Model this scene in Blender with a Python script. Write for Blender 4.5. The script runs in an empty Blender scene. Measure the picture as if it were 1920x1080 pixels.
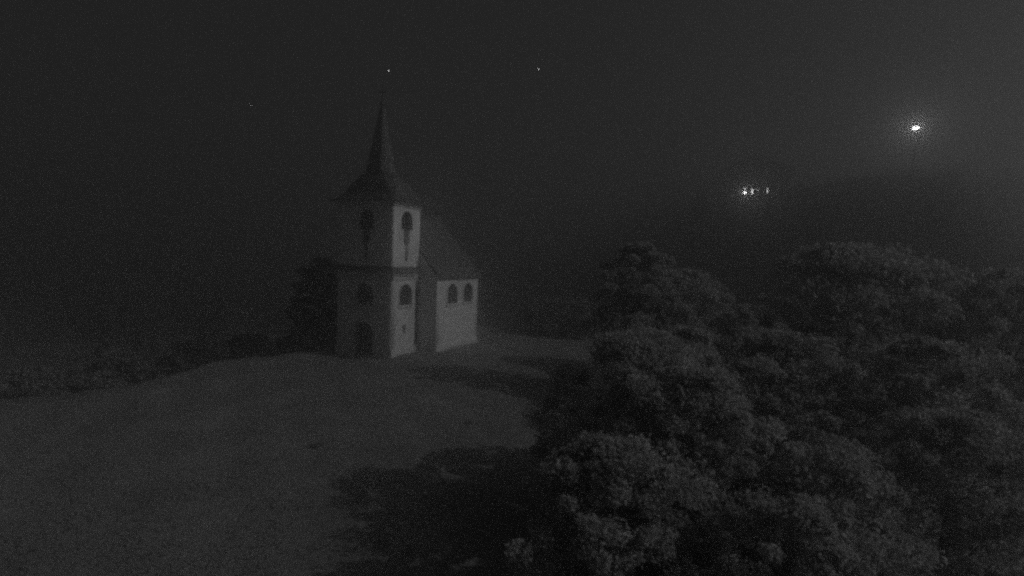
import bpy, bmesh, math, random
import numpy as np
from mathutils import Vector, Matrix

# ------------------------------------------------------------------ camera, sky, moon, exposure
scene = bpy.context.scene
col = scene.collection
CAM_H, PITCH, ROLL, FPX = 7.227, -0.051, 0.033, 1050.0      # FPX: focal length in pixels of a 1920 wide picture
cam = bpy.data.cameras.new('camera')
cam.sensor_width = 36.0
cam.lens = FPX / 1920.0 * 36.0
cam.clip_start = 0.1
cam.clip_end = 6000.0
camo = bpy.data.objects.new('camera', cam)
col.objects.link(camo)
camo.matrix_world = (Matrix.Translation((0, 0, CAM_H)) @ Matrix.Rotation(math.pi / 2 + PITCH, 4, 'X') @ Matrix.Rotation(ROLL, 4, 'Z'))
scene.camera = camo

MOON_ELEV = math.radians(32.0)
MOON_AZ = math.atan2(0.985, -0.17)                          # compass-like angle from +Y towards +X
world = bpy.data.worlds.new('World')
scene.world = world
world.use_nodes = True
wn = world.node_tree
wn.nodes.clear()
sky = wn.nodes.new('ShaderNodeTexSky')
sky.sky_type = 'NISHITA'
sky.sun_disc = False
sky.sun_elevation = MOON_ELEV
sky.sun_rotation = MOON_AZ
sky.air_density = 1.0
sky.dust_density = 1.0
bw = wn.nodes.new('ShaderNodeRGBToBW')                       # the night camera records grey only
bg = wn.nodes.new('ShaderNodeBackground')
bg.inputs['Strength'].default_value = 1.0
wo = wn.nodes.new('ShaderNodeOutputWorld')
wn.links.new(sky.outputs[0], bw.inputs[0])
glow = wn.nodes.new('ShaderNodeMath')                        # moonlit air plus the even airglow of the night sky
glow.operation = 'MULTIPLY_ADD'
glow.inputs[1].default_value = 0.0008
glow.inputs[2].default_value = 0.0128
wn.links.new(bw.outputs[0], glow.inputs[0])
wn.links.new(glow.outputs[0], bg.inputs['Color'])
wn.links.new(bg.outputs[0], wo.inputs['Surface'])

moon = bpy.data.lights.new('moonlight', 'SUN')
moon.energy = 1.4
moon.angle = math.radians(0.6)
moono = bpy.data.objects.new('moonlight', moon)
col.objects.link(moono)
Ld = Vector((-0.985, 0.17, 0)).normalized() * math.cos(MOON_ELEV) + Vector((0, 0, -math.sin(MOON_ELEV)))
moono.rotation_euler = Ld.to_track_quat('-Z', 'Y').to_euler()

scene.view_settings.view_transform = 'Standard'
scene.view_settings.look = 'None'
scene.view_settings.exposure = 0.0
scene.view_settings.gamma = 1.0
scene.view_settings.use_curve_mapping = False
scene.render.engine = 'CYCLES'
cy = scene.cycles
cy.pixel_filter_type = 'GAUSSIAN'                          # soft webcam lens
cy.filter_width = 3.1
cy.use_denoising = False
cy.use_adaptive_sampling = False
cy.max_bounces = 12
cy.diffuse_bounces = 4
cy.glossy_bounces = 1
cy.transmission_bounces = 2
cy.transparent_max_bounces = 4
cy.volume_bounces = 7
cy.caustics_reflective = False
cy.caustics_refractive = False
cy.sample_clamp_indirect = 0.4

rng = np.random.default_rng(7)
random.seed(7)


# ------------------------------------------------------------------ materials
def mat(name, v, rough=0.85, noise=None, vary=0.25, bump=0.0, bscale=None, spec=0.2, kind='noise'):
    m = bpy.data.materials.new(name)
    m.use_nodes = True
    nt = m.node_tree
    b = nt.nodes['Principled BSDF']
    b.inputs['Roughness'].default_value = rough
    b.inputs['Specular IOR Level'].default_value = spec
    b.inputs['Base Color'].default_value = (v, v, v, 1)
    if noise:
        tc = nt.nodes.new('ShaderNodeTexCoord')
        n = nt.nodes.new('ShaderNodeTexNoise')
        n.inputs['Scale'].default_value = noise
        n.inputs['Detail'].default_value = 6
        n.inputs['Roughness'].default_value = 0.65
        nt.links.new(tc.outputs['Object'], n.inputs['Vector'])
        r = nt.nodes.new('ShaderNodeMapRange')
        r.inputs['From Min'].default_value = 0.3
        r.inputs['From Max'].default_value = 0.7
        r.inputs['To Min'].default_value = v * (1 - vary)
        r.inputs['To Max'].default_value = v * (1 + vary)
        nt.links.new(n.outputs['Fac'], r.inputs['Value'])
        nt.links.new(r.outputs[0], b.inputs['Base Color'])
        if bump:
            n2 = nt.nodes.new('ShaderNodeTexNoise')
            n2.inputs['Scale'].default_value = bscale or noise * 6
            n2.inputs['Detail'].default_value = 5
            nt.links.new(tc.outputs['Object'], n2.inputs['Vector'])
            bu = nt.nodes.new('ShaderNodeBump')
            bu.inputs['Strength'].default_value = bump
            bu.inputs['Distance'].default_value = 0.1
            nt.links.new(n2.outputs['Fac'], bu.inputs['Height'])
            nt.links.new(bu.outputs[0], b.inputs['Normal'])
    return m


def leaf_mat(name, v, trans=0.3):
    m = bpy.data.materials.new(name)
    m.use_nodes = True
    nt = m.node_tree
    nt.nodes.clear()
    o = nt.nodes.new('ShaderNodeOutputMaterial')
    d = nt.nodes.new('ShaderNodeBsdfDiffuse')
    t = nt.nodes.new('ShaderNodeBsdfTranslucent')
    mx = nt.nodes.new('ShaderNodeMixShader')
    mx.inputs[0].default_value = trans
    tc = nt.nodes.new('ShaderNodeTexCoord')
    n = nt.nodes.new('ShaderNodeTexNoise')
    n.inputs['Scale'].default_value = 1.6
    n.inputs['Detail'].default_value = 4
    r = nt.nodes.new('ShaderNodeMapRange')
    r.inputs['From Min'].default_value = 0.3
    r.inputs['From Max'].default_value = 0.7
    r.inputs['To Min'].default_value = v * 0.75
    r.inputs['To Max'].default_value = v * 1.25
    nt.links.new(tc.outputs['Object'], n.inputs['Vector'])
    nt.links.new(n.outputs['Fac'], r.inputs['Value'])
    for s in (d, t):
        nt.links.new(r.outputs[0], s.inputs['Color'])
    nt.links.new(d.outputs[0], mx.inputs[1])
    nt.links.new(t.outputs[0], mx.inputs[2])
    nt.links.new(mx.outputs[0], o.inputs['Surface'])
    return m


def emit_mat(name, s):
    m = bpy.data.materials.new(name)
    m.cycles.emission_sampling = 'AUTO'
    m.use_nodes = True
    nt = m.node_tree
    nt.nodes.clear()
    o = nt.nodes.new('ShaderNodeOutputMaterial')
    e = nt.nodes.new('ShaderNodeEmission')
    e.inputs['Color'].default_value = (1, 1, 1, 1)
    e.inputs['Strength'].default_value = s
    nt.links.new(e.outputs[0], o.inputs['Surface'])
    return m


M = {
    'grass': mat('grass_ground', 0.22, 0.95, 0.35, 0.18, 0.3, 9.0, 0.1),
    'blade': leaf_mat('grass_blade', 0.25, 0.4),
    'plaster': mat('plaster', 0.7, 0.9, 0.7, 0.14, 0.25, 14.0, 0.15),
    'trim': mat('stone_trim', 0.6, 0.85, 2.0, 0.15, 0.3, 20.0, 0.2),
    'stone': mat('plinth_stone', 0.32, 0.9, 2.5, 0.25, 0.5, 12.0, 0.2),
    'slate': mat('roof_slate', 0.09, 0.7, 3.0, 0.35, 0.5, 9.0, 0.3),
    'copper': mat('spire_metal', 0.07, 0.6, 2.0, 0.3, 0.2, 10.0, 0.4),
    'wood': mat('door_wood', 0.035, 0.7, 4.0, 0.3, 0.3, 25.0, 0.3),
    'frame': mat('window_frame', 0.16, 0.7, 4.0, 0.2),
    'glass': mat('window_glass', 0.02, 0.12, None, 0, 0, None, 0.5),
    'dark': mat('louvre_void_shade', 0.015, 0.9, 5.0, 0.3),  # near-black louvres; on the back sheets it stands for shade in the openings
    'iron': mat('wrought_iron', 0.05, 0.5, 6.0, 0.2, 0, None, 0.4),
    'bark': mat('bark', 0.09, 0.95, 5.0, 0.4, 0.8, 18.0, 0.1),
    'leaf': leaf_mat('leaf', 0.44, 0.5),
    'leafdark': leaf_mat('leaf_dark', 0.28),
    'needle': leaf_mat('needle', 0.07, 0.1),
    'housewall': mat('house_timber', 0.12, 0.9, 1.5, 0.2),
    'rock': mat('rock', 0.2, 0.95, 3.0, 0.3, 0.5, 12.0),
}


# ------------------------------------------------------------------ helpers
def link(name, me, m=None, parent=None):
    o = bpy.data.objects.new(name, me)
    col.objects.link(o)
    if m is not None and me is not None:
        me.materials.append(M[m] if isinstance(m, str) else m)
    if parent is not None:
        o.parent = parent
    return o


def tag(o, label, cat, group=None):
    o['label'] = label
    o['category'] = cat
    if group:
        o['group'] = group
    return o


def thing(name, loc, rz=0.0):
    o = bpy.data.objects.new(name, None)
    o.empty_display_size = 0.2
    col.objects.link(o)
    o.location = loc
    o.rotation_euler = (0, 0, rz)
    return o


def mesh_np(name, verts, faces, smooth=False):
    """verts (n,3), faces (m,k) all of k corners"""
    verts = np.asarray(verts, dtype=np.float32)
    faces = np.asarray(faces, dtype=np.int32)
    me = bpy.data.meshes.new(name)
    k = faces.shape[1]
    me.vertices.add(len(verts))
    me.vertices.foreach_set('co', verts.ravel())
    me.loops.add(faces.size)
    me.loops.foreach_set('vertex_index', faces.ravel())
    me.polygons.add(len(faces))
    me.polygons.foreach_set('loop_start', np.arange(0, faces.size, k, dtype=np.int32))
    me.polygons.foreach_set('loop_total', np.full(len(faces), k, dtype=np.int32))
    me.polygons.foreach_set('use_smooth', np.full(len(faces), smooth, dtype=bool))
    me.update(calc_edges=True)
    return me


class B:
    """collects simple solids into one mesh"""
    def __init__(s):
        s.bm = bmesh.new()

    def hexa(s, p):
        v = [s.bm.verts.new(q) for q in p]
        for f in ((3, 2, 1, 0), (4, 5, 6, 7), (0, 1, 5, 4), (1, 2, 6, 5), (2, 3, 7, 6), (3, 0, 4, 7)):
            s.bm.faces.new([v[i] for i in f])
        return s

    def box(s, x0, x1, y0, y1, z0, z1):
        return s.hexa([(x0, y0, z0), (x1, y0, z0), (x1, y1, z0), (x0, y1, z0), (x0, y0, z1), (x1, y0, z1), (x1, y1, z1), (x0, y1, z1)])

    def rings(s, rings, cap=True):
        rs = [[s.bm.verts.new(p) for p in r] for r in rings]
        n = len(rs[0])
        for a, b in zip(rs, rs[1:]):
            for i in range(n):
                s.bm.faces.new((a[i], a[(i + 1) % n], b[(i + 1) % n], b[i]))
        if cap:
            s.bm.faces.new(list(reversed(rs[0])))
            s.bm.faces.new(rs[-1])
        return s

    def tube(s, pts, rad, n=7):
        pts = [Vector(p) for p in pts]
        rings = []
        for i, p in enumerate(pts):
            d = (pts[min(i + 1, len(pts) - 1)] - pts[max(i - 1, 0)]).normalized()
            a = d.orthogonal().normalized() if abs(d.z) < 0.9 else Vector((1, 0, 0)).cross(d).normalized()
            b = d.cross(a)
            rings.append([p + (a * math.cos(2 * math.pi * k / n) + b * math.sin(2 * math.pi * k / n)) * rad[i] for k in range(n)])
        return s.rings(rings)

    def poly_prism(s, pts, off):
        """closed polygon pts extruded by vector off"""
        off = Vector(off)
        a = [s.bm.verts.new(p) for p in pts]
        b = [s.bm.verts.new(Vector(p) + off) for p in pts]
        n = len(pts)
        s.bm.faces.new(list(reversed(a)))
        s.bm.faces.new(b)
        for i in range(n):
            s.bm.faces.new((a[i], a[(i + 1) % n], b[(i + 1) % n], b[i]))
        return s

    def build(s, name, m, parent=None, smooth=False):
        bmesh.ops.recalc_face_normals(s.bm, faces=s.bm.faces[:])
        me = bpy.data.meshes.new(name)
        s.bm.to_mesh(me)
        s.bm.free()
        if smooth:
            for p in me.polygons:
                p.use_smooth = True
        return link(name, me, m, parent)


def arch(cx, z0, w, z1, n=14):
    """arched outline, springing so that the crown reaches z1"""
    r = w / 2
    zs = z1 - r
    pts = [(cx - r, z0), (cx + r, z0)]
    pts += [(cx + r * math.cos(math.pi * k / n), zs + r * math.sin(math.pi * k / n)) for k in range(n + 1)]
    return pts


def panel_mesh(outer, holes, t):
    """flat plate in XY (2D outline with holes), thickness t along +Z from 0"""
    cu = bpy.data.curves.new('outline', 'CURVE')
    cu.dimensions = '2D'
    cu.fill_mode = 'BOTH'
    cu.extrude = t / 2
    for ring in [outer] + holes:
        sp = cu.splines.new('POLY')
        sp.points.add(len(ring) - 1)
        for p, q in zip(sp.points, ring):
            p.co = (q[0], q[1], 0, 1)
        sp.use_cyclic_u = True
    o = bpy.data.objects.new('outline', cu)
    col.objects.link(o)
    bpy.context.view_layer.update()
    me = bpy.data.meshes.new_from_object(o.evaluated_get(bpy.context.evaluated_depsgraph_get()))
    bpy.data.objects.remove(o)
    bpy.data.curves.remove(cu)
    me.transform(Matrix.Translation((0, 0, t / 2)))
    return me


def plate(name, outer, holes, t, origin, along, normal, m, parent):
    """panel whose 2D x runs along 'along', 2D y is up, thickness runs along 'normal'"""
    me = panel_mesh(outer, holes, t)
    a, n = Vector(along), Vector(normal)
    mx = Matrix((a, Vector((0, 0, 1)), n)).transposed().to_4x4()
    me.transform(Matrix.Translation(origin) @ mx)
    if mx.to_3x3().determinant() < 0:
        me.flip_normals()
    return link(name, me, m, parent)


# ------------------------------------------------------------------ terrain
EX = [-400, -60, -40, -23.5, -20.2, -19.2, -16.5, -13.8, -11.5, 10, 25, 400]
EY = [30, 23, 24, 25.6, 28.0, 36.0, 38.6, 44.0, 60.0, 62, 56, 56]


def smooth(t):
    t = np.clip(t, 0, 1)
    return t * t * (3 - 2 * t)


def ground_z(x, y):
    x = np.asarray(x, dtype=float)
    y = np.asarray(y, dtype=float)
    z = np.zeros(np.broadcast(x, y).shape)
    # falls gently to the right of the chapel
    z = z - 0.036 * np.maximum(0, x + 4.5) ** 1.35 * (1 - smooth((x - 30) / 20)) - 0
    z = np.maximum(z, -4.0)
    # drops behind the brow of the mound
    e = y - np.interp(x, EX, EY)
    drop = 0.42 * np.maximum(0, e - 0.6) + 0.05 * np.clip(e + 1.5, 0, 2)
    z = z - np.minimum(drop, 9.0) * np.where(x > 20, smooth((45 - x) / 25), 1)
    # wooded hillside on the right, far ridges
    hill = (18 + 0.05 * np.clip(y, 0, 160)) * smooth((x - 14) / 42) * smooth((y - 36) / 34)
    far = (13 + 6 * np.sin(x * 0.011 + 1.0) + 3 * np.sin(x * 0.031)) * smooth((np.hypot(x, y) - 170) / 330)
    z = z + np.maximum(hill, far)
    z = z - 0.38 * np.exp(-((x + 11.6) ** 2 + (y - 39.2) ** 2) / 9.0)
    # small unevenness
    z = z + 0.06 * np.sin(x * 0.9 + 0.7 * np.sin(y * 0.5)) * np.sin(y * 0.7 + 1.3) + 0.03 * np.sin(x * 2.3 + y * 1.1)
    return z


def gz(x, y):
    return float(ground_z(x, y))


gx = np.unique(np.concatenate([np.linspace(-950, -90, 44), np.linspace(-90, -36, 30), np.linspace(-36, 36, 150), np.linspace(36, 130, 50), np.linspace(130, 950, 42)]))
gy = np.unique(np.concatenate([np.linspace(-950, -20, 20), np.linspace(-20, 6, 14), np.linspace(6, 75, 150), np.linspace(75, 240, 56), np.linspace(240, 950, 40)]))
GX, GY = np.meshgrid(gx, gy)
GV = np.stack([GX, GY, ground_z(GX, GY)], -1).reshape(-1, 3)
nx, ny = len(gx), len(gy)
ii = (np.arange(ny - 1)[:, None] * nx + np.arange(nx - 1)[None, :]).ravel()
g = link('ground', mesh_np('ground', GV, np.stack([ii, ii + 1, ii + 1 + nx, ii + nx], 1), True), 'grass')
g['kind'] = 'structure'

# short grass standing on the near meadow (uncountable)
NB = 42000
by = 9 + 34 * rng.random(NB) ** 1.5
bx = -0.95 * by + rng.random(NB) * (0.95 * by + 7)
keep = (by < np.interp(bx, EX, EY) + 0.5)
bx, by = bx[keep], by[keep]
NB = len(bx)
bz = ground_z(bx, by)
ang = rng.random(NB) * 2 * np.pi
wd = 0.02 + 0.02 * rng.random(NB)
ht = 0.04 + 0.08 * rng.random(NB) * (0.5 + 0.5 * np.sin(bx * 0.8 + 1.2 * np.sin(by * 0.6)) ** 2)
lean = rng.normal(0, 0.05, (NB, 2))
p0 = np.stack([bx - wd * np.cos(ang), by - wd * np.sin(ang), bz - 0.02], 1)
p1 = np.stack([bx + wd * np.cos(ang), by + wd * np.sin(ang), bz - 0.02], 1)
p2 = np.stack([bx + lean[:, 0], by + lean[:, 1], bz + ht], 1)
gr = link('grass', mesh_np('grass', np.stack([p0, p1, p2], 1).reshape(-1, 3), np.arange(NB * 3).reshape(-1, 3)), 'blade')
gr['kind'] = 'stuff'
gr['label'] = 'short meadow grass covering the mound before the chapel'

# ------------------------------------------------------------------ chapel
TH = 0.409
W, DEP, STEP, NL, ZT = 4.9, 3.363, 1.647, 6.77, 11.07
ca, sa = math.cos(TH), math.sin(TH)
corner = Vector((-8.518, 39.845, 0))
root = thing('chapel', corner - Vector((ca, -sa, 0)) * (W / 2), -TH)
tag(root, 'small white plastered chapel with front tower and bell-shaped roof on the grassy mound', 'chapel')
HW = W / 2
NW = HW + STEP                       # half width of the nave
T = 0.42                             # wall thickness
ZS, ZU = 5.55, 6.45                  # top of lower storey, foot of belfry storey


def keyhole(c):
    o = arch(c, 9.14, 1.44, 10.51)
    return [(c - 0.2, 6.85), (c + 0.2, 6.85), (c + 0.2, 8.1), (c + 0.38, 8.1), (c + 0.38, 9.14)] + o[1:] + [o[0], (c - 0.38, 9.14), (c - 0.38, 8.1), (c - 0.2, 8.1)]


def window_at(c, z0, w, z1, origin, along, normal, bars=True):
    """stone surround flush on the wall, wooden frame and dark pane set back in the reveal. normal points outward"""
    a, n = Vector(along), Vector(normal)
    o = Vector(origin)
    # surround as a thin plate with hole
    sur = plate('window', arch(c, z0 - 0.0, w + 0.22, z1 + 0.11), [arch(c, z0 + 0.06, w, z1)], 0.035, o + n * 0.002, a, n, 'plaster', root)
    fr = plate('frame', arch(c, z0 + 0.0, w + 0.04, z1 + 0.02), [arch(c, z0 + 0.07, w - 0.14, z1 - 0.07)], 0.07, o - n * 0.36, a, n, 'frame', sur)
    pane = plate('pane', arch(c, z0 + 0.01, w, z1), [], 0.012, o - n * 0.37, a, n, 'glass', sur)
    if bars:
        b = B()
        for k in (-1, 0, 1):
            x = c + k * w / 4
            q = o + a * x - n * 0.345
            top = z1 - w / 2 + math.sqrt(max(0.0, (w / 2) ** 2 - (k * w / 4) ** 2)) - 0.05
            h = a * 0.018
            d = n * 0.02
            b.hexa([q - h - d + Vector((0, 0, z0 + 0.05)), q + h - d + Vector((0, 0, z0 + 0.05)), q + h + d + Vector((0, 0, z0 + 0.05)), q - h + d + Vector((0, 0, z0 + 0.05)),
                    q - h - d + Vector((0, 0, top)), q + h - d + Vector((0, 0, top)), q + h + d + Vector((0, 0, top)), q - h + d + Vector((0, 0, top))])
        for zz in (z0 + 0.45, z0 + 0.85):
            q = o + a * c - n * 0.348
            h = a * (w / 2 - 0.03)
            d = n * 0.017
            b.hexa([q - h - d + Vector((0, 0, zz)), q + h - d + Vector((0, 0, zz)), q + h + d + Vector((0, 0, zz)), q - h + d + Vector((0, 0, zz)),
                    q - h - d + Vector((0, 0, zz + 0.035)), q + h - d + Vector((0, 0, zz + 0.035)), q + h + d + Vector((0, 0, zz + 0.035)), q - h + d + Vector((0, 0, zz + 0.035))])
        b.build('glazing_bar', 'frame', sur)
    # sill
    q = o + a * c
    h = a * (w / 2 + 0.14)
    z2 = z0 - 0.09
    s = B()
    s.hexa([q - h + n * 0.003 + Vector((0, 0, z2)), q + h + n * 0.003 + Vector((0, 0, z2)), q + h + n * 0.11 + Vector((0, 0, z2)), q - h + n * 0.11 + Vector((0, 0, z2)),
            q - h + n * 0.003 + Vector((0, 0, z2 + 0.088)), q + h + n * 0.003 + Vector((0, 0, z2 + 0.088)), q + h + n * 0.11 + Vector((0, 0, z2 + 0.07)), q - h + n * 0.11 + Vector((0, 0, z2 + 0.07))])
    s.build('sill', 'trim', sur)
    return sur


def belfry(c, origin, along, normal):
    """louvred sound opening over a narrow slit, set back in the keyhole"""
    a, n = Vector(along), Vector(normal)
    o = Vector(origin)
    bk = plate('belfry_opening', keyhole(c), [], 0.02, o - n * 0.4, a, n, 'dark', root)  # back sheet, coloured near-black to stand for the unlit void
    b = B()
    z = 9.2
    while z < 10.4:
        half = 0.7 if z < 9.8 else math.sqrt(max(0.02, 0.72 ** 2 - (z - 9.79) ** 2)) - 0.03
        q0 = o + a * c - n * 0.33 + Vector((0, 0, z + 0.1))
        q1 = o + a * c - n * 0.2 + Vector((0, 0, z))
        h = a * half
        up = Vector((0, 0, 0.02))
        b.hexa([q0 - h, q0 + h, q1 + h, q1 - h, q0 - h + up, q0 + h + up, q1 + h + up, q1 - h + up])
        z += 0.17
    b.build('louvre', 'dark', bk)


# --- tower walls, one plate for each side
EPS = 0.0
rect = lambda x0, x1, z0, z1: [(x0, z0), (x1, z0), (x1, z1), (x0, z1)]
B0 = -0.7                            # walls go down into the ground
door_hole = arch(0, -0.3, 1.7, 2.32)
fwin = arch(0, 3.57, 1.65, 5.15)
plate('wall', rect(-HW, HW, B0, ZT), [door_hole, fwin, keyhole(0)], T, (0, 0, 0), (1, 0, 0), (0, 1, 0), 'plaster', root)
swin_c = 1.67
side = rect(T, DEP - T, B0, ZT)
nich = rect(1.39, 1.74, 1.52, 2.11)
plate('wall', side, [arch(swin_c, 3.57, 1.65, 5.15), keyhole(1.65), nich], T, (HW, 0, 0), (0, 1, 0), (-1, 0, 0), 'plaster', root)
plate('wall', side, [arch(swin_c, 3.57, 1.65, 5.15), keyhole(1.65)], T, (-HW, 0, 0), (0, 1, 0), (1, 0, 0), 'plaster', root)
plate('wall', rect(-HW, HW, 5.0, ZT), [keyhole(0)], T, (0, DEP, 0), (1, 0, 0), (0, -1, 0), 'plaster', root)
window_at(0, 3.51, 1.65, 5.15, (0, 0, 0), (1, 0, 0), (0, -1, 0))
window_at(swin_c, 3.51, 1.65, 5.15, (HW, 0, 0), (0, 1, 0), (1, 0, 0))
window_at(-swin_c, 3.51, 1.65, 5.15, (-HW, 0, 0), (0, -1, 0), (-1, 0, 0))
belfry(0, (0, 0, 0), (1, 0, 0), (0, -1, 0))
belfry(1.65, (HW, 0, 0), (0, 1, 0), (1, 0, 0))
belfry(-1.65, (-HW, 0, 0), (0, -1, 0), (-1, 0, 0))
nb = plate('niche', rect(1.36, 1.77, 1.48, 2.15), [], 0.02, (HW - 0.36, 0, 0), (0, 1, 0), (-1, 0, 0), 'dark', root)  # back sheet, near-black in place of the shade inside the niche
B().box(HW - 0.1, HW - 0.06, 1.55, 1.59, 1.52, 2.11).box(HW - 0.12, HW - 0.08, 1.39, 1.74, 1.80, 1.83).build('grille', 'iron', nb)


def ring_course(name, m, prof, x0, x1, y0, y1, parent=root):
    """horizontal moulding running round a rectangle; prof: (projection, z) from bottom to top"""
    rings = []
    for p, z in prof:
        rings.append([(x0 - p, y0 - p, z), (x1 + p, y0 - p, z), (x1 + p, y1 + p, z), (x0 - p, y1 + p, z)])
    return B().rings(rings).build(name, m, parent)


TD = DEP
for x0, x1, y0, y1 in ((-HW - 0.1, -1.07, -0.1, -0.002), (1.07, HW + 0.1, -0.1, -0.002), (-HW - 0.1, -HW - 0.002, 0, DEP - 0.01), (HW + 0.002, HW + 0.1, 0, DEP - 0.01)):
    B().box(x0, x1, y0, y1, -0.7, 0.46).build('plinth', 'plaster', root)
ring_course('cornice', 'trim', [(0.03, 5.42), (0.06, 5.5), (0.1, 5.56), (0.1, 5.66), (0.3, 5.86), (0.34, 5.95)], -HW, HW, 0, TD - 0.05)
ring_course('skirt_roof', 'slate', [(0.4, 5.955), (0.4, 6.0), (0.02, 6.42)], -HW, HW, 0, TD - 0.05)
ring_course('cornice', 'trim', [(0.02, 10.72), (0.07, 10.8), (0.07, 10.9), (0.24, 11.05), (0.28, 11.12)], -HW, HW, 0, TD)
for sx in (-1, 1):
    x = sx * (HW - 0.3)
    B().box(x - 0.24, x + 0.24, -0.07, -0.003, 0.505, 5.415).build('pilaster', 'plaster', root)
    B().box(x - 0.24, x + 0.24, -0.07, -0.003, 6.43, 10.71).build('pilaster', 'plaster', root)
B().box(-HW + 0.55, HW - 0.55, -0.06, -0.004, 3.3, 3.415).build('string_course', 'trim', root)

# --- bell-shaped tower roof, ball and cross
prof = [(2.72, 11.125), (2.72, 11.2), (2.45, 11.4), (2.2, 11.68), (2.02, 12.05), (1.85, 12.45), (1.58, 12.85), (1.2, 13.2), (0.92, 13.5), (0.8, 13.9), (0.74, 14.5), (0.6, 15.3), (0.44, 16.3), (0.27, 17.4), (0.12, 18.3)]
cyy = TD / 2
b = B()
rings = []
for r, z in prof:
    r *= W / 4.5 if z < 13.4 else 1.0
    c = r * min(0.29, 0.06 + max(0, z - 11.2) * 0.14) if z > 11.2 else r * 0.02
    yy = r * (TD / W if z < 13.4 else 1.0) + (0.25 * max(0, 1 - (z - 11.1) / 0.6))
    q = c
    rings.append([(r - q, -yy, z), (r, -yy + q, z), (r, yy - q, z), (r - q, yy, z), (-r + q, yy, z), (-r, yy - q, z), (-r, -yy + q, z), (-r + q, -yy, z)])
for rr in rings:
    for k in range(8):
        rr[k] = (rr[k][0], rr[k][1] + cyy, rr[k][2])
spire = b.rings(rings).build('tower_roof', 'copper', root)
b = B()
ball = []
for k in range(9):
    t = -math.pi / 2 + math.pi * k / 8
    r = max(0.004, 0.2 * math.cos(t))
    ball.append([(r * math.cos(2 * math.pi * j / 12), cyy + r * math.sin(2 * math.pi * j / 12), 18.45 + 0.2 * math.sin(t)) for j in range(12)])
b.rings(ball).build('finial', 'iron', spire, True)
B().box(-0.035, 0.035, cyy - 0.035, cyy + 0.035, 18.6, 19.8).box(-0.33, 0.33, cyy - 0.03, cyy + 0.03, 19.3, 19.37).build('cross', 'iron', spire)

# --- nave
NY0, NY1 = DEP, DEP + NL
RIDGE = 10.35
EAVE = 5.82
# front wall of the nave with gable, in two pieces left and right of the tower
for sx in (-1, 1):
    x0, x1 = HW, NW
    pts = [(sx * HW, B0), (sx * NW, B0), (sx * NW, EAVE - 0.1), (sx * HW, EAVE + (NW - HW) * (RIDGE - EAVE) / NW - 0.1)]
    plate('wall', pts, [], T, (0, NY0 + 0.004, 0), (1, 0, 0), (0, 1, 0), 'plaster', root)
nside = rect(NY0 + T, NY1 - T, B0, EAVE)
nwins = [NY0 + 2.37, NY0 + 5.0]
for sx in (-1, 1):
    plate('wall', nside, [arch(c, 3.57, 1.6, 5.15) for c in nwins], T, (sx * NW, 0, 0), (0, 1, 0), (-sx, 0, 0), 'plaster', root)
    for c in nwins:
        window_at(c * sx, 3.51, 1.6, 5.15, (sx * NW, 0, 0), (0, sx, 0), (sx, 0, 0))
plate('wall', [(-NW, B0), (NW, B0), (NW, EAVE), (0, RIDGE - 0.15), (-NW, EAVE)], [], T, (0, NY1, 0), (1, 0, 0), (0, -1, 0), 'plaster', root)
for sx in (-1, 1):
    xa, xb = sorted((sx * (NW + 0.002), sx * (NW + 0.09)))
    B().box(xa, xb, NY0 - 0.05, NY1 + 0.05, -0.7, 0.42).build('plinth', 'plaster', root)
    xa, xb = sorted((sx * (NW + 0.002), sx * (NW + 0.06)))
    xc, xd = sorted((sx * (NW + 0.002), sx * (NW + 0.14)))
    B().box(xa, xb, NY0 - 0.02, NY1 + 0.02, 5.42, 5.5).box(xc, xd, NY0 - 0.03, NY1 + 0.03, 5.6, 5.78).build('cornice', 'plaster', root)
    # downpipe at the far corner
# roof slabs
rb = None
for sx in (-1, 1):
    e = 0.24
    sl = (RIDGE - EAVE) / NW
    zlow = EAVE - e * sl
    pts = [(sx * (NW + e), NY0 + 0.005, zlow), (sx * 0.001, NY0 + 0.005, RIDGE), (sx * 0.001, NY1 + 0.25, RIDGE), (sx * (NW + e), NY1 + 0.25, zlow)]
    B().poly_prism(pts, (0, 0, 0.16)).build('roof', 'slate', root)
B().box(-0.12, 0.12, TD + 0.05, NY1 + 0.27, RIDGE + 0.1, RIDGE + 0.24).build('ridge_cap', 'slate', root)
# apse at the back
ap = []
for zz in (-0.7, 4.6):
    ap.append([(2.4 * math.cos(t), NY1 + 0.002 + 2.4 * math.sin(t), zz) for t in np.linspace(0, math.pi, 7)])
B().rings(ap).build('apse', 'plaster', root)
ar = [[(2.65 * math.cos(t), NY1 + 0.004 + 2.65 * math.sin(t), 4.603) for t in np.linspace(0, math.pi, 7)],
      [(0.05 * math.cos(t), NY1 + 0.004 + 0.05 * math.sin(t), 6.6) for t in np.linspace(0, math.pi, 7)]]
B().rings(ar).build('apse_roof', 'slate', root)

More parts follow.
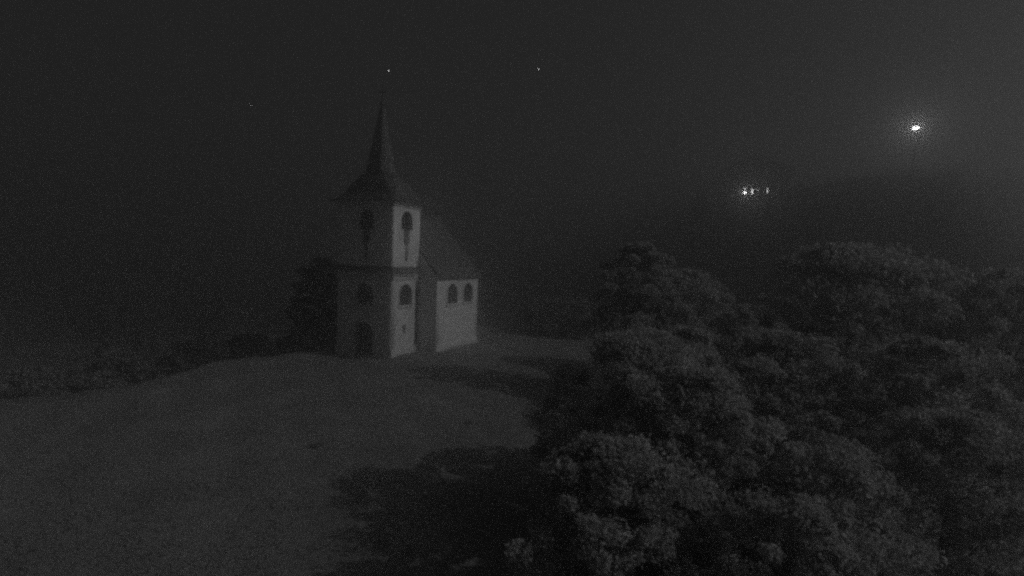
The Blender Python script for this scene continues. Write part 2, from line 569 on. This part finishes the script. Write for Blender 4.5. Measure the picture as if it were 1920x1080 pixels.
# --- door
sur = plate('door_surround', arch(0, -0.28, 2.1, 2.52), [arch(0, -0.3, 1.7, 2.32)], 0.06, (0, -0.004, 0), (1, 0, 0), (0, -1, 0), 'trim', root)
dr = plate('door', arch(0, -0.29, 1.74, 2.34), [], 0.05, (0, 0.25, 0), (1, 0, 0), (0, 1, 0), 'wood', root)
for k in range(9):
    x = -0.8 + k * 0.2
    top = 1.44 + math.sqrt(max(0, 0.84 ** 2 - (abs(x) + 0.085) ** 2)) - 0.03 if abs(x) < 0.75 else 1.5
    B().box(x - 0.085, x + 0.085, 0.215, 0.248, -0.27, top).build('plank', 'wood', dr)
B().box(0.08, 0.12, 0.13, 0.212, 0.98, 1.02).box(0.08, 0.24, 0.13, 0.16, 0.98, 1.02).build('handle', 'iron', dr)
for k in range(2):
    B().box(-1.3 + k * 0.15, 1.3 - k * 0.15, -0.85 + k * 0.36, -0.105, -0.7 + k * 0.27, -0.433 + k * 0.14).build('step', 'stone', root)


# ------------------------------------------------------------------ trees
def tree(name, x, y, top, R, label, seed, n=9000, leaf=0.16, m='leaf', shape='round', group=None, cat='tree', low=0.12, base=None, squash=1.0):
    r = np.random.default_rng(seed)
    z0 = gz(x, y) if base is None else base
    H = top - z0
    t = thing(name, (x, y, z0 - 0.05), r.random() * 6.28)
    # crown: clumps spread through the crown's volume
    K = int(110 + 34 * R)
    cz0, cz1 = H * low, H
    cen = []
    while len(cen) < K:
        f = r.random()
        h = cz0 + (cz1 - cz0) * f
        if shape == 'round':
            env = R * math.sqrt(max(0.02, 1 - (abs(f - 0.45) / 0.56) ** 2.2))
        elif shape == 'cone':
            env = R * (1 - f) ** 0.85 + 0.12
        else:
            env = R * math.sqrt(max(0.02, 1 - (abs(f - 0.35) / 0.66) ** 2))
        a = r.random() * 2 * math.pi
        lob = 1 + 0.2 * math.sin(3 * a + seed) + 0.16 * math.sin(5 * f * 6 + 2 * a + seed * 2)
        rr = env * lob * math.sqrt(0.12 + 0.88 * r.random()) * 0.92
        cen.append((rr * math.cos(a), rr * math.sin(a) * squash, h * (0.98 if f > 0.9 else 1)))
    cen = np.array(cen)
    per = r.random(K) ** 1.3 + 0.25
    per = (per / per.sum() * n).astype(int)
    P = []
    for c, k in zip(cen, per):
        cr = R * (0.09 + 0.15 * r.random() ** 1.5)
        d = r.normal(0, 1, (k, 3))
        d /= np.linalg.norm(d, axis=1)[:, None] + 1e-6
        q = d * (cr * r.random(k) ** 0.45)[:, None]
        q[:, 2] *= 0.7
        P.append(c + q)
    P = np.concatenate(P)
    P = P[(P[:, 2] < H) & (P[:, 2] > 0.15)]
    N = len(P)
    nrm = r.normal(0, 1, (N, 3)) + np.array([0, 0, 0.7]) + 0.5 * P / (R + 1e-6) * np.array([1, 1, 0])
    nrm /= np.linalg.norm(nrm, axis=1)[:, None]
    ta = np.cross(nrm, r.normal(0, 1, (N, 3)))
    ta /= np.linalg.norm(ta, axis=1)[:, None] + 1e-9
    tb = np.cross(nrm, ta)
    s = leaf * (0.6 + 0.8 * r.random(N))[:, None]
    V = np.stack([P - ta * s, P + tb * s * 0.55 + nrm * s * 0.15, P + ta * s, P - tb * s * 0.55 + nrm * s * 0.15], 1).reshape(-1, 3)
    F = np.arange(N * 4).reshape(-1, 4)
    cr_o = link('crown', mesh_np('crown', V, F), m, t)
    # trunk and limbs
    b = B()
    tr = 0.028 * H + 0.03
    hh = H * (0.9 if shape == 'cone' else 0.72)
    pts, rad = [], []
    for k in range(7):
        f = k / 6
        pts.append((0.08 * H * 0.25 * math.sin(f * 4 + seed), 0.06 * H * 0.25 * math.sin(f * 3.1 + seed * 2), f * hh - 0.15))
        rad.append(tr * (1.25 - 0.25 * min(1, f * 6)) * (1 - 0.85 * f) + 0.012)
    b.tube(pts, rad, 8)
    for c in cen[r.permutation(K)[:14]]:
        f = np.clip((c[2] / hh) * 0.62, 0.12, 0.9)
        i = min(5, int(f * 6))
        w = f * 6 - i
        s0 = Vector(pts[i]).lerp(Vector(pts[i + 1]), w)
        e = Vector(c)
        mid = s0.lerp(e, 0.5) + Vector((0, 0, -0.04 * H))
        b.tube([s0, mid, e], [tr * 0.35 * (1 - f * 0.5), tr * 0.22 * (1 - f * 0.5), 0.012], 5)
    b.build('trunk', 'bark', t, True)
    return tag(t, label, cat, group)


# big broad-leaved trees on the slope right of the chapel
tree('broadleaf_tree', 7.4, 33.0, 8.5, 2.8, 'tall leafy tree on the slope right of the chapel, throwing its shadow towards the nave', 17, 34000, 0.13, shape='round')
tree('broadleaf_tree', 16.6, 27.0, 8.6, 4.7, 'broad leafy tree with tall crown below the bright hillside lamp', 12, 38000, 0.13)
tree('broadleaf_tree', 23.0, 25.5, 7.6, 3.8, 'leafy tree cut by the picture edge, beyond the broad tree under the lamp', 13, 28000, 0.13)
tree('broadleaf_tree', 12.2, 40.0, 7.0, 4.2, 'leafy tree standing behind the tall tree, under the lit house', 14, 24000, 0.15, shape='egg')
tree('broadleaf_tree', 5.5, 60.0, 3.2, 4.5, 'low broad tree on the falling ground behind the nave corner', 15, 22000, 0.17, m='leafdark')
# lower trees and bushes of the foreground thicket
NEAR = [
    (3.8, 15.6, 5.4, 3.1, 'upright leafy tree at the meadow edge, throwing the big shadow on the grass', 21, 52000, 0.062, 'tree'),
    (2.2, 10.8, 3.9, 2.1, 'spreading bush right in front of the upright meadow-edge tree', 22, 40000, 0.055, 'bush'),
    (5.8, 18.8, 5.2, 2.4, 'rounded young tree just behind the upright meadow-edge tree', 23, 34000, 0.075, 'tree'),
    (5.2, 9.8, 3.2, 1.7, 'small bush between the spreading bush and the low wide bush', 30, 24000, 0.055, 'bush'),
    (4.3, 12.9, 4.9, 2.3, 'full leafy bush wedged between the upright meadow-edge tree and the spreading bush', 32, 36000, 0.06, 'bush'),
    (7.0, 12.0, 3.6, 2.3, 'low wide bush at the bottom of the thicket', 24, 30000, 0.06, 'bush'),
    (9.0, 18.6, 5.2, 2.9, 'medium leafy tree in the middle of the thicket', 25, 28000, 0.08, 'tree'),
    (10.8, 13.4, 4.0, 2.6, 'leafy bush beside the low wide bush, further down the slope', 26, 30000, 0.065, 'bush'),
    (13.8, 18.2, 5.2, 2.9, 'medium leafy tree below the broad tall tree', 27, 26000, 0.08, 'tree'),
    (8.0, 24.4, 3.0, 2.3, 'small rounded tree at the foot of the tall shadow-throwing tree', 28, 20000, 0.095, 'tree'),
    (10.6, 24.8, 5.6, 2.8, 'medium tree between the tall tree and the broad tree', 29, 22000, 0.1, 'tree'),
]
for x, y, tp, R, lb, sd, n, lf, c in NEAR:
    tree('thicket_bush' if c == 'bush' else 'thicket_tree', x, y, tp, R, lb, sd, n, lf, cat=c, shape='egg', low=0.03, group='bushes and trees of the thicket')
# dark tree close to the left side of the chapel
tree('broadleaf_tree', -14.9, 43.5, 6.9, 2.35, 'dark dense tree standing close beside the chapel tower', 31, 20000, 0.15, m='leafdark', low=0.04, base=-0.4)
# dark tree tops rising from the dip behind the brow
DIP = [(-17.5, 45.5, 0.4, 2.4, 'dark low tree next to the dense tree beside the tower'), (-21.5, 46, 0.5, 2.8, 'tallest dark tree rising from the dip behind the grassy brow'),
       (-25.5, 44, -0.1, 2.8, 'dark tree behind the bend of the grassy brow'), (-29, 41, -0.4, 3.0, 'wide dark tree deep in the dip, beyond the bend of the brow'),
       (-26, 35, -0.9, 2.6, 'low dark bushy tree directly under the meadow rim'), (-31.5, 35, -0.7, 2.9, 'outermost dark tree along the meadow rim, furthest from the chapel')]
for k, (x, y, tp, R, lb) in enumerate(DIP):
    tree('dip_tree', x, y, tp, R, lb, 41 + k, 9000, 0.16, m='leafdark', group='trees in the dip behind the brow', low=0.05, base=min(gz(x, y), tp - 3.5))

# small tussocks on the meadow
for k, (x, y, s, lb) in enumerate([(-1.75, 24.6, 0.16, 'dark grass tussock on the meadow between chapel and thicket'), (-7.1, 20.6, 0.18, 'wide dark tussock on the open meadow left of the big shadow')]):
    r = np.random.default_rng(60 + k)
    n = 260
    a = r.random(n) * 6.28
    rr = s * np.sqrt(r.random(n))
    px, py = rr * np.cos(a), rr * np.sin(a)
    h = s * (0.5 + 0.6 * r.random(n)) * (1 - 0.4 * rr / s)
    w = 0.018
    ou = 0.5 * h
    V = np.stack([np.stack([px - w * np.sin(a), py + w * np.cos(a), 0 * px - 0.03], 1), np.stack([px + w * np.sin(a), py - w * np.cos(a), 0 * px - 0.03], 1),
                  np.stack([px + ou * np.cos(a), py + ou * np.sin(a), h], 1)], 1).reshape(-1, 3)
    o = link('grass_tussock', mesh_np('grass_tussock', V, np.arange(n * 3).reshape(-1, 3)), 'leafdark')
    o.location = (x, y, gz(x, y))
    tag(o, lb, 'tussock')

# far woods: uncountable conifers on the hillside and behind the valley
VV, FF, off = [], [], 0
r = np.random.default_rng(5)
cnt = 0
while cnt < 1500:
    x = r.uniform(-330, 330)
    y = r.uniform(75, 380)
    if abs(x) > y * 1.15 or (x > 60 and abs(x / y - 0.72) < 0.10 and y < 125) or (x > 60 and abs(x / y - 0.43) < 0.13 and y < 150):
        continue
    if (-20 < x < 20 and y < 95) or (x > 20 and y < 112):
        continue
    h = r.uniform(6, 13)
    zb = gz(x, y)
    if x > 40 and y < 200:
        h *= 0.6
    nt_ = 5
    for k in range(nt_):
        f0, f1 = k / nt_, (k + 1.5) / nt_
        zA, zB = zb + h * (0.08 + 0.92 * f0), zb + h * min(1, 0.08 + 0.92 * f1)
        rad = h * 0.2 * (1 - f0) * r.uniform(0.8, 1.15)
        m_ = 8
        an = np.linspace(0, 2 * np.pi, m_, endpoint=False) + r.random()
        rd = rad * r.uniform(0.7, 1.2, m_)
        ring = np.stack([x + rd * np.cos(an), y + rd * np.sin(an), zA + r.normal(0, 0.05 * h / nt_, m_)], 1)
        VV.append(np.vstack([ring, [[x, y, zB]]]))
        FF.append(np.stack([np.arange(m_) + off, (np.arange(m_) + 1) % m_ + off, np.full(m_, m_ + off)], 1))
        off += m_ + 1
    cnt += 1
fw = link('far_forest', mesh_np('far_forest', np.concatenate(VV), np.concatenate(FF)), 'needle')
fw['kind'] = 'stuff'
fw['label'] = 'far conifer wood covering the hillside and the valley'


# ------------------------------------------------------------------ lights on the hillside
def dirpix(px, py):
    """world direction of a pixel of the 1920 wide photograph, per metre of depth"""
    d = camo.matrix_world.to_3x3() @ Vector(((px - 960) / FPX, -(py - 540) / FPX, -1))
    return d / d.y


def point_light(name, loc, power, radius, parent):
    l = bpy.data.lights.new(name, 'POINT')
    l.energy = power
    l.shadow_soft_size = radius
    o = bpy.data.objects.new(name, l)
    col.objects.link(o)
    o.parent = parent
    o.location = loc
    return o


# mast lamp
D = 70.0
hp = Vector((0, 0, CAM_H)) + dirpix(1717, 240) * D
zb = gz(hp.x, hp.y)
hgt = hp.z - zb
lamp = thing('street_lamp', (hp.x, hp.y, zb), -math.atan2(hp.x, hp.y))
tag(lamp, 'bright floodlight on a tall mast high on the hillside, ringed by a hazy glow', 'lamp')
B().tube([(0, 0.62, -0.4), (0, 0.62, hgt * 0.5), (0, 0.62, hgt + 0.25)], [0.13, 0.1, 0.07], 10).build('pole', 'iron', lamp, True)
B().tube([(0, 0.62, hgt + 0.1), (0, 0.5, hgt + 0.12), (0, 0.36, hgt)], [0.05, 0.045, 0.04], 8).build('arm', 'iron', lamp, True)
B().hexa([(-0.36, 0.2, hgt - 0.16), (0.36, 0.2, hgt - 0.16), (0.22, 0.36, hgt - 0.09), (-0.22, 0.36, hgt - 0.09), (-0.36, 0.2, hgt + 0.16), (0.36, 0.2, hgt + 0.16), (0.22, 0.36, hgt + 0.09), (-0.22, 0.36, hgt + 0.09)]).build('lamp_head', 'iron', lamp)
B().hexa([(-0.34, 0.17, hgt - 0.17), (0.26, 0.17, hgt - 0.1), (0.26, 0.195, hgt - 0.1), (-0.34, 0.195, hgt - 0.17), (-0.26, 0.17, hgt + 0.1), (0.34, 0.17, hgt + 0.17), (0.34, 0.195, hgt + 0.17), (-0.26, 0.195, hgt + 0.1)]).build('lamp_glass', emit_mat('lamp_glow', 14.0), lamp)
point_light('lamp_light', (0, -0.5, hgt), 60.0, 0.08, lamp)

# lit house
D2 = 110.0
q = Vector((0, 0, CAM_H)) + dirpix(1410, 364) * D2
zb = q.z - 0.6
gq = gz(q.x, q.y)
rz = -math.atan2(q.x, q.y)
house = thing('hillside_house', (q.x, q.y, zb), rz)
tag(house, 'dark house with a few lit windows far up the hillside', 'house')
dep_b = min(0, gq - zb) - 3
B().box(-5.5, 6.5, 0.0, 8, dep_b, 5.2).build('wall', 'housewall', house)
for sx in (-1, 1):
    B().poly_prism([(0.5 + sx * 6.9, -0.9, 4.9), (0.5, -0.9, 8.2), (0.5, 8.9, 8.2), (0.5 + sx * 6.9, 8.9, 4.9)], (0, 0, 0.25)).build('roof', 'slate', house)
B().poly_prism([(-5.5, 0.004, 5.2), (6.5, 0.004, 5.2), (0.5, 0.004, 8.1)], (0, 7.99, 0)).build('gable', 'housewall', house)


def window_or_streak(x, z, w, h, s):
    f = B().box(x - w / 2 - 0.06, x + w / 2 + 0.06, -0.05, -0.002, z - 0.06, z).box(x - w / 2 - 0.06, x + w / 2 + 0.06, -0.05, -0.002, z + h, z + h + 0.06).box(x - w / 2 - 0.06, x - w / 2 - 0.002, -0.05, -0.002, z, z + h).box(x + w / 2 + 0.002, x + w / 2 + 0.06, -0.05, -0.002, z, z + h).build('window', 'frame', house)
    B().box(x - w / 2, x + w / 2, -0.03, -0.01, z, z + h).build('pane', emit_mat('pane_or_streak', s), f)


def wall_lamp(x, z, r, s):
    f = B().box(x - 0.05, x + 0.05, -0.25, -0.002, z + r, z + r + 0.06).build('wall_lamp', 'iron', house)
    b = B()
    rs = []
    for k in range(7):
        t = -math.pi / 2 + math.pi * k / 6
        c = max(0.01, math.cos(t)) * r
        rs.append([(x + c * math.cos(2 * math.pi * j / 10), -0.25 - r * 0.2 + c * math.sin(2 * math.pi * j / 10), z + r * math.sin(t)) for j in range(10)])
    b.rings(rs).build('globe', emit_mat('globe_glow', s), f, True)


window_or_streak(0.03, 0.62, 0.34, 0.95, 6.0)
window_or_streak(0.98, 1.2, 0.2, 0.2, 4.0)
window_or_streak(2.72, 0.95, 0.32, 0.3, 6.0)
window_or_streak(2.72, 1.34, 0.14, 0.4, 4.0)
window_or_streak(-1.3, 1.3, 0.15, 0.55, 5.0)  # no window: glowing strip stands for the wall lamp's upward streak of light
wall_lamp(-1.3, 0.85, 0.24, 16.0)
point_light('house_light', (-1.3, -0.9, 0.85), 24.0, 0.12, house)

# ------------------------------------------------------------------ stars
SM = [(729, 133, 1.5, 7.0, 'brightest star, high above the chapel spire'), (1010, 129, 1.2, 6.2, 'small star standing alone in the middle of the sky'), (471, 197, 1.1, 5.5, 'faint star low over the open meadow side')]
for k, (px, py, rad, s, lb) in enumerate(SM):
    me = bpy.data.meshes.new('star')
    bm = bmesh.new()
    bmesh.ops.create_icosphere(bm, subdivisions=2, radius=rad)
    bm.to_mesh(me)
    bm.free()
    o = link('star', me, emit_mat('starlight', s))
    o.location = Vector((0, 0, CAM_H)) + dirpix(px, py) * 1500
    tag(o, lb, 'star')

# ------------------------------------------------------------------ night haze
hz = B().box(-1000, 1000, -1000, 1000, -22, 38).build('haze', None)
hm = bpy.data.materials.new('haze')
hm.use_nodes = True
hn = hm.node_tree
hn.nodes.clear()
ho = hn.nodes.new('ShaderNodeOutputMaterial')
hv = hn.nodes.new('ShaderNodeVolumePrincipled')
hv.inputs['Color'].default_value = (0.87, 0.87, 0.87, 1)
hv.inputs['Density'].default_value = 0.02
hv.inputs['Anisotropy'].default_value = 0.93
hn.links.new(hv.outputs[0], ho.inputs['Volume'])
hm.cycles.homogeneous_volume = True
hz.data.materials.append(hm)
hz['kind'] = 'stuff'
hz['label'] = 'thin even night haze filling the air'
